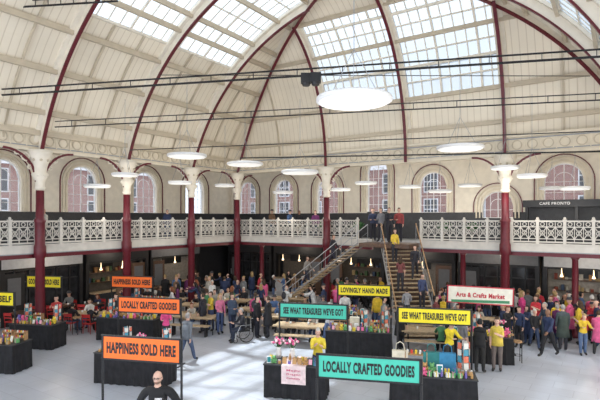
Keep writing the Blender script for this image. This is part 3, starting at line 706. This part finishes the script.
SHELF=tmpl('display_shelf','shelf','small wooden display shelf with jars on the stall',b.mesh('ds',[WOOD]),[('jar',jm[k%3],(-.19+.095*(k%5),-.03+.08*(k//5),.13+.2*(k//5))) for k in range(10)])
def drape(W,Dp,Hh):
    b=MB()
    def edge(a,c,nn):
        L=(Vector(c)-Vector(a)).length; n=max(2,int(L/.08)); return [(Vector(a).lerp(Vector(c),k/n),nn) for k in range(n)]
    e=edge((-W/2,-Dp/2,0),(W/2,-Dp/2,0),Vector((0,-1,0)))+edge((W/2,-Dp/2,0),(W/2,Dp/2,0),Vector((1,0,0)))+edge((W/2,Dp/2,0),(-W/2,Dp/2,0),Vector((0,1,0)))+edge((-W/2,Dp/2,0),(-W/2,-Dp/2,0),Vector((-1,0,0)))
    N=len(e); vs=[]
    for j,(z,amp) in enumerate(((Hh,0),(Hh*.6,.012),(0.01,.03))):
        for k,(p,nn) in enumerate(e):
            o=amp*(math.sin(k*1.9)+.5); vs.append((p.x+nn.x*o,p.y+nn.y*o,z))
    fs=[]
    for j in range(2):
        for k in range(N): fs.append((j*N+k,(j+1)*N+k,(j+1)*N+(k+1)%N,j*N+(k+1)%N))
    fs.append(tuple(range(N))[::-1]); b.add(vs,fs); return b.mesh('drape',[CLOTHB])
def stall(px,dep,W,Dp=.85,Hh=.92,ang=SA,label='market stall table draped in black cloth with goods on top',runner=None,special={}):
    x,y=G(px,dep); r=ob('market_stall',drape(W,Dp,Hh),(x,y,0),ang,label=label,cat='stall',group='black draped market stalls')
    b=MB(); b.box((0,0,Hh+.015),(W+.04,Dp+.04,.03)); ob('table_top',b.mesh('tt',[DGREY]),parent=r)
    ca,sa=math.cos(ang),math.sin(ang)
    def L(u,v): return (x+ca*u-sa*v,y+sa*u+ca*v,Hh+.03)
    for u in [(-W/2)+.35*q for q in range(int(W/.35)+2)]:
        for v in(-.55,-.1,.3): q=L(u,v); POS.append((q[0],q[1]))
    if runner:
        b=MB(); b.box((0,0,Hh+.035),(.7,Dp+.08,.01)); b.box((0,-Dp/2-.045,Hh-.22),(.7,.012,.52)); ob('table_runner',b.mesh('rn',[cm(runner)]),(0,0,0),0,r)
        for kk,s_ in enumerate(('Magic','Dragon','Company')): ob('lettering',textmesh(s_,.4,.07,mat('pink_ink',(.6,.1,.2)),.02),(0,-Dp/2-.056,Hh-.1-.11*kk),0,r)
    for j,(v,st) in enumerate(((-Dp*.36,.15),(-Dp*.08,.18),(Dp*.30,.38))):
        nu=int((W-.1)/st)
        for i in range(nu):
            u=-W/2+.05+(W-.1)*(i+.5)/nu; p=L(u+random.uniform(-.01,.01),v); t=random.random()
            if j==2:
                if (i in special):
                    if special[i]: inst(special[i],p,ang,scale=1.2)
                    continue
                T=FLW if t<.2 else RACK if t<.4 else random.choice(bagm) if t<.5 else SHELF if t<.8 else None
                if T: inst(T,p,ang,scale=.75 if T is SHELF else 1)
            elif t<.93: inst(random.choice(GD),p,ang+random.uniform(-.3,.3),scale=1 if j else .8)
    return r
stall(136,15.0,2.35); stall(130,20.2,2.6); stall(38,19.1,1.9); stall(2,16.2,1.6)
stall(297,13.9,1.75,runner=(.78,.62,.62),special={0:FLW,1:FLW,2:None,3:None}); stall(359,17.9,2.4); stall(432,12.9,2.2,special={0:bagm[3],1:SHELF,2:bagm[0],3:bagm[1],4:RACK})
stall(343,21.0,2.0); stall(478,17.2,2.2); stall(146,23.4,1.8)
def chairT(colr,name,label,group):
    s=MB(); s.box((0,0,.45),(.42,.42,.04)); s.box((0,0,.425),(.36,.36,.02))
    bk=MB(); bk.tube([(-.19,.19,.45),(-.19,.25,.86)],.015,5); bk.tube([(.19,.19,.45),(.19,.25,.86)],.015,5); bk.box((0,.24,.80),(.4,.025,.14)); bk.box((0,.22,.64),(.38,.02,.05))
    lg=MB(); lg.tube([(0,0,.43),(0,0,0)],[.018,.013],6); lm=lg.mesh('leg',[colr])
    return {'name':name,'label':label,'cat':'chair','group':group,'mesh':None,'parts':[('seat',s.mesh('seat',[colr])),('backrest',bk.mesh('bk',[colr]))]+[('leg',lm,(sx*.18,sy*.18,0)) for sx in(-1,1) for sy in(-1,1)]}
CR=chairT(mat('red_chair_paint',(.5,.03,.03),.4),'dining_chair','red painted cafe chair at a table','red cafe chairs')
CB=chairT(BLACK,'dining_chair','black cafe chair at a table','black cafe chairs')
s_=MB(); s_.box((0,0,.45),(1.8,.3,.045)); l_=MB(); l_.box((0,0,.215),(.06,.26,.43))
BENCH={'name':'bench','label':'pale wooden bench beside a long table','cat':'bench','group':'wooden benches','mesh':None,'parts':[('seat',s_.mesh('bs',[PWOOD])),('leg',l_.mesh('bl',[BLACK]),(-.75,0,0)),('leg',l_.mesh('bl2',[BLACK]),(.75,0,0))]}
def tableT(w,d,m,label):
    t=MB(); t.box((0,0,.74),(w,d,.045)); t.box((0,0,.69),(w-.15,d-.15,.06)); lg=MB(); lg.tube([(0,0,.72),(0,0,0)],[.03,.022],6); lm=lg.mesh('leg',[BLACK])
    return {'name':'dining_table','label':label,'cat':'table','group':'food hall tables','mesh':None,'parts':[('table_top',t.mesh('tt',[m]))]+[('leg',lm,(sx*(w/2-.08),sy*(d/2-.08),0)) for sx in(-1,1) for sy in(-1,1)]}
TA=tableT(2.0,.8,PWOOD,'long pale wooden-topped table with black legs'); TB=tableT(.75,.75,DWOOD,'small square dark wood cafe table')
b=MB(); b.lathe([(.17,.7),(.18,.72),(.17,.76)],14); b2=MB(); b2.tube([(0,0,.72),(0,0,0)],.015,5); st_leg=b2.mesh('l',[BLACK]); b3=MB(); b3.tube([(.15*math.cos(k*math.pi/5),.15*math.sin(k*math.pi/5),.25) for k in range(10)],.01,4,closed=True)
ST={'name':'bar_stool','label':'wooden-seated bar stool with black legs','cat':'stool','group':'bar stools','mesh':None,'parts':[('seat',b.mesh('s',[WOOD]))]+[('leg',st_leg,(.13*a,.13*c,0)) for a in(-1,1) for c in(-1,1)]+[('foot_ring',b3.mesh('r',[BLACK]))]}
for px,yf in ((517,362),(509,354),(77,334),(66,330)): inst(ST,(*G(px,DF(yf)),0),.4); POS.append(G(px,DF(yf)))
b=MB(); b.lathe([(.03,0),(.035,.01),(.045,.09),(.04,.09),(.03,.02)],10); CUP=tmpl('cup','cup','white takeaway cup on a table',b.mesh('cup',[WHITE],True),group='cups on tables')
def seating(px,dep,T,chair,ang,occ):
    x,y=G(px,dep); inst(T,(x,y,0),ang); long=T is TA
    offs=[(-.45,-.68,math.pi),(.45,-.68,math.pi),(-.45,.68,0),(.45,.68,0)] if long else [(0,-.6,math.pi),(0,.6,0)]
    ca,sa=math.cos(ang),math.sin(ang)
    if chair is BENCH:
        for v in (-.64,.64): inst(BENCH,(x-sa*v,y+ca*v,0),ang)
    for (u,v,a) in offs:
        cx,cy=x+ca*u-sa*v,y+sa*u+ca*v; POS.append((cx,cy))
        if chair is not BENCH: inst(chair,(cx,cy,0),ang+a)
        if random.random()<(occ if v>0 else occ*.4):
            rperson(cx,cy,-.03,random.choice(['sit','sitb']),(ang+a-YAW),'seated at a table',group='seated visitors')
    for q in (-.4,.35): inst(CUP,(x+ca*q,y+sa*q,.763))
    for q in (0,.45,.9,-.45,-.9): POS.append((x+ca*q,y+sa*q))
seats=[(22,22.2,TB,CR),(62,24.0,TB,CR),(92,24.3,TB,CR),(90,22.0,TA,CR),(196,21.4,TA,BENCH),(262,23.0,TA,BENCH),(200,24.2,TA,BENCH),(300,19.6,TA,BENCH),(232,25.6,TA,BENCH),(312,23.2,TA,BENCH),(290,26.2,TA,BENCH),(168,26.0,TA,CB),(428,18.7,TA,BENCH),(470,20.9,TA,CB),(518,20.4,TA,BENCH),(286,21.3,TA,BENCH)]
for s_ in seats: seating(*s_,SA if s_[2] is TA else random.choice([SA,0,SA+.3]),.6)
# ---- wheelchair
wx,wy=G(243,DF(341)); wc=ob('wheelchair',None,(wx,wy,0),YAW-1.2,label='dark wheelchair carrying a seated person',cat='wheelchair')
for sg in(-1,1):
    b=MB(); b.tube([(0,.3*math.cos(t*math.pi/10),.3*math.sin(t*math.pi/10)) for t in range(20)],.018,5,closed=True)
    for t in range(6): b.tube([(0,0,0),(0,.3*math.cos(t*math.pi/3),.3*math.sin(t*math.pi/3))],.004,3)
    ob('wheel',b.mesh('w',[BLACK]),(sg*.29,.08,.318),0,wc)
    b=MB(); b.tube([(0,.09*math.cos(t*math.pi/6),.09*math.sin(t*math.pi/6)) for t in range(12)],.014,5,closed=True); ob('caster_wheel',b.mesh('w',[BLACK]),(sg*.24,-.38,.104),0,wc)
    b=MB(); b.tube([(0,.24,.3),(0,.26,.95),(0,.36,.97)],.014,5); b.tube([(0,.24,.7),(0,-.15,.7),(0,-.3,.42),(0,-.42,.15)],.014,5); b.tube([(0,-.38,.1),(0,-.38,.42)],.012,5); ob('side_frame',b.mesh('f',[METAL]),(sg*.25,0,0),0,wc)
b=MB(); b.box((0,0,.46),(.46,.44,.05)); ob('seat',b.mesh('s',[BLACK]),parent=wc); b=MB(); b.box((0,.24,.72),(.46,.04,.45)); ob('backrest',b.mesh('s',[BLACK]),parent=wc)
person('sit',wx,wy,.0,YAW-1.2,(.03,.03,.04),(.03,.04,.07),'short','grey',1,label='person in dark coat seated in a wheelchair')
# ---- main people
def pp(pose,px,yf,face,top,bot,hair,hc,skin=1,extra=None,exc=None,sc=1,label='person',detail=True,dep=None):
    x,y=G(px,dep or DF(yf)); return person(pose,x,y,0,YAW+face,top,bot,hair,hc,skin,extra,exc,sc,label,detail)
m=pp('akimbo',158,0,0,(.01,.01,.012),(.03,.03,.04),'bald',(.22,.15,.10),1,dep=9.7,sc=1.13,label='bald bearded man in black t-shirt and glasses, hands on hips')
ob('lettering',textmesh('DERBY',.13,.035,WHITE),P['akimbo']['pel']+Vector((.06,-.172,.34)),0,m)
hd=P['akimbo']['head']
b=MB(); b.ball((0,-.006,-.05),(.066,.090,.068),0,14,10,keep=lambda c:c.z<-.0 and c.y<.01); ob('beard',b.mesh('be',[cm((.25,.16,.11))],True),hd,0,m)
b=MB()
for sg in(-1,1):
    b.tube([(sg*.032+.021*math.cos(t*math.pi/5),-.108,.012+.017*math.sin(t*math.pi/5)) for t in range(10)],.004,4,closed=True); b.tube([(sg*.053,-.106,.012),(sg*.086,-.01,.01)],.003,4)
b.tube([(-.012,-.108,.012),(.012,-.108,.012)],.003,4); ob('glasses',b.mesh('gl',[BLACK]),hd,0,m)
pp('walk',187,362,2.6,(.17,.19,.22),(.07,.1,.18),'short','grey',label='person in grey hooded jacket and jeans walking',extra='jacket',exc=(.17,.19,.22))
pp('stand',257,338,1.2,(.015,.015,.02),(.02,.02,.03),'short','black',label='person in black jacket standing and talking',extra='jacket')
pp('standb',268,338,-1.9,(.02,.02,.025),(.03,.03,.04),'short','brown',label='person in black coat standing and talking',extra='coat')
pp('standb',232,334,.8,(.06,.09,.15),(.03,.04,.08),'bun','brown',label='person in navy top standing behind a wheelchair',extra='jacket')
pp('reach',166,353,.3,(.85,.1,.32),(.03,.03,.04),'long','blond',label='stallholder in bright pink top leaning behind a stall',sc=.93,dep=18.9)
pp('phone',318,0,0,(.78,.62,.06),(.03,.03,.04),'bun','white',dep=14.7,sc=.97,label='older stallholder in yellow top behind a stall')
pp('fem',480,373,2.4,(.012,.012,.014),(.02,.02,.02),'short','black',label='person in black clothes standing at a stall',extra='jacket')
pp('femb',497,371,-.5,(.72,.55,.1),(.16,.13,.12),'bun','brown',extra='jacket',exc=(.65,.5,.08),label='person in yellow scarf standing at a stall')
pp('reach',449,0,.2,(.85,.68,.04),(.03,.03,.03),'short','brown',dep=15.8,label='stallholder in yellow tabard behind a stall')
pp('femb',462,0,2,(.2,.2,.22),(.03,.03,.03),'short','grey',dep=16.2,label='person in grey top beside a stallholder')
pp('fem',522,330,1.0,(.8,.08,.3),(.03,.03,.05),'long','blond',label='person in bright pink coat',extra='coat')
pp('walkb',546,346,-1.4,(.05,.07,.1),(.1,.12,.14),'short','grey',extra='skirt',exc=(.07,.1,.13),label='person in dark patterned skirt walking')
pp('stand',563,351,2.9,(.06,.08,.09),(.03,.03,.04),'short','grey',extra='coat',exc=(.05,.07,.06),label='person in long dark green coat seen from behind')
pp('fem',580,345,-2.4,(.75,.55,.05),(.04,.04,.05),'long','brown',label='person in yellow jumper in the crowd',extra='jacket')
pp('standb',592,336,2.2,(.7,.1,.26),(.05,.06,.1),'short','white',label='person in pink jacket in the crowd',extra='jacket')
pp('stand',573,337,1.9,(.02,.02,.03),(.02,.02,.03),'hat','black',label='person in black jacket and hat in the crowd')
pp('femb',536,337,-.8,(.6,.04,.06),(.04,.04,.06),'long','brown',label='person in red top in the crowd',extra='jacket')
pp('fem',555,331,1.8,(.7,.14,.3),(.04,.04,.06),'bun','blond',label='person in pink top in the crowd')
pp('fem',220,334,.6,(.7,.2,.34),(.06,.09,.2),'long','blond',label='person in pink top standing by tables')
pp('femb',211,331,-.9,(.75,.55,.06),(.06,.09,.2),'short','brown',label='person in yellow top standing by tables')
pp('stand',203,333,-2.0,(.03,.03,.04),(.03,.03,.05),'short','brown',label='person in black jacket standing by tables',extra='jacket')
pp('standb',345,0,0,(.75,.75,.75),(.05,.06,.1),'short','brown',dep=21.8,label='stallholder in white shirt behind a stall')
pp('walk',329,346,2.5,(.6,.62,.68),(.1,.15,.3),'short','grey',label='person in pale shirt walking')
pp('standb',400,0,.5,(.012,.012,.014),(.015,.015,.02),'hat','black',dep=18.7,label='person in black clothes near the staircase',extra='coat')
pp('stand',436,0,1.2,(.16,.04,.04),(.03,.03,.05),'short','black',dep=20.6,label='person in dark red coat near the staircase',extra='coat')
pp('phone',57,0,0,(.5,.05,.05),(.03,.03,.04),'short','black',dep=20.6,label='stallholder in red top behind a stall')
pp('fem',116,0,.4,(.03,.03,.04),(.03,.03,.04),'long','brown',dep=21.0,label='stallholder in black top behind a stall')
for px,dd,tc_,l_ in ((389,24.6,(.02,.02,.03),'black'),(381,25.0,(.2,.2,.22),'grey'),(373,25.8,(.03,.04,.09),'navy'),(399,24.9,(.3,.05,.05),'red')):
    pp('standb',px,0,random.uniform(-1,1),tc_,(.02,.02,.03),'short','brown',dep=dd,label='person in %s on the stair landing'%l_).location.z=GZ
for k,(tc_,pz_) in enumerate((((.75,.55,.06),5),((.03,.03,.04),9),((.2,.06,.06),12),((.05,.07,.16),16),((.3,.3,.32),19))):
    q=S0+SD*(.185*(pz_+.5)); s_=(-1,1,-1,1,-1)[k]*.4
    person(('fem','walk','femb','stand','fem')[k],q.x+.83*s_,q.y+.56*s_,GZ-.175*pz_-.01,YAW+(.2,-.3,2.8,.4,3)[k],tc_,(.03,.03,.04),('long','short','long','short','bun')[k],'brown',1,None,None,.9,'person in %s top on the staircase'%('yellow','black','red','navy','grey')[k])
for k,pz_ in enumerate((7,14)):
    person('walk',F1[0]-RUN1*(pz_+.5),F1[1],GZ-.175*pz_-.01,1.57,((.03,.03,.04),(.3,.28,.25))[k],(.03,.03,.05),'short','brown',0,None,None,.92,'person in %s top on the side stair flight'%('black','cream')[k])
# crowd
def blocked(x,y,r=.52):
    if -16.8<x<-10.5 and 21.3<y<23.1: return True
    p=Vector((x,y))-S0; t=p.dot(SD)
    if -.5<t<4.5 and (p-SD*t).length<1.2: return True
    if x<-22.9 or y>25.7: return True
    for c_ in COLS:
        if (x-c_[0])**2+(y-c_[1])**2<.45: return True
    for c_ in LOW:
        if (x-c_[0])**2+(y-c_[1])**2<.4: return True
    return any((x-q[0])**2+(y-q[1])**2<r*r for q in POS)
def crowd(n,px0,px1,d0,d1,**k):
    c=0;t=0
    while c<n and t<n*30:
        t+=1; px=random.uniform(px0,px1); d=random.uniform(d0,d1); x,y=G(px,d)
        if blocked(x,y): continue
        rperson(x,y,0,**k); c+=1
crowd(38,500,606,18.6,24.5); crowd(3,540,600,16.8,18.6); crowd(20,440,520,21.5,25.5); crowd(24,305,400,23.5,28); crowd(30,170,305,25.5,31); crowd(14,100,180,24,30); crowd(7,190,300,21,24); crowd(8,5,100,24,28); crowd(3,375,440,19.5,22)
for k in range(28):
    if k<16: x=random.uniform(-19.5,2); y=random.uniform(YF+.6,YF+2.2)
    else: x=random.uniform(XL-2.2,XL-.6); y=random.uniform(11,22)
    if -12<x<-8 : continue
    if any((x-q[0])**2+(y-q[1])**2<.2 for q in POS): continue
    rperson(x,y,GZ,random.choice(['stand','standb','phone','fem']),random.uniform(-1,1),'standing on the gallery',group='visitors on the gallery')
b=MB(); b.lathe([(.16,0),(.22,.35),(.24,.45),(.2,.45)],12); lf=MB()
for k in range(30):
    w=k*2.399; e=.5+.03*k; L=.62
    d=Vector((math.cos(w)*math.cos(e),math.sin(w)*math.cos(e),math.sin(e))); p0=Vector((0,0,.42)); p1=p0+d*L*.6; p2=p0+d*L-Vector((0,0,.12)); sd=d.cross(Vector((0,0,1))).normalized()*.06
    lf.add([p0,p1+sd,p2,p1-sd],[(0,1,2,3)])
PT=tmpl('potted_plant','plant','leafy green potted plant on the gallery',b.mesh('pot',[DGREY],True),[('foliage',lf.mesh('lf',[LEAF]))],group='gallery plants')
for x in (-12.3,-14.8,-7.4,-6.0): inst(PT,(x,YF+.95,GZ),0,scale=1.2)
# ---- light
w=bpy.data.worlds.new('World'); S.world=w; w.use_nodes=True; n=w.node_tree.nodes; bg=n['Background']; bg.inputs[0].default_value=(.90,.94,1,1); bg.inputs[1].default_value=2.55
L=bpy.data.lights.new('sun','SUN'); L.energy=14; L.angle=.03; L.color=(1,.95,.87); lo=bpy.data.objects.new('sun',L); COL.objects.link(lo)
dv=Vector((4.6,-1.2,-14)); lo.rotation_euler=dv.to_track_quat('-Z','Y').to_euler()
# ---- camera
c=bpy.data.cameras.new('camera'); co=bpy.data.objects.new('camera',c); COL.objects.link(co); co.location=(0,0,CAMZ); co.rotation_euler=(math.pi/2,0,YAW)
c.sensor_width=36; c.lens=36*F/600; c.shift_y=(HZ-200)/600; c.clip_end=300; S.camera=co
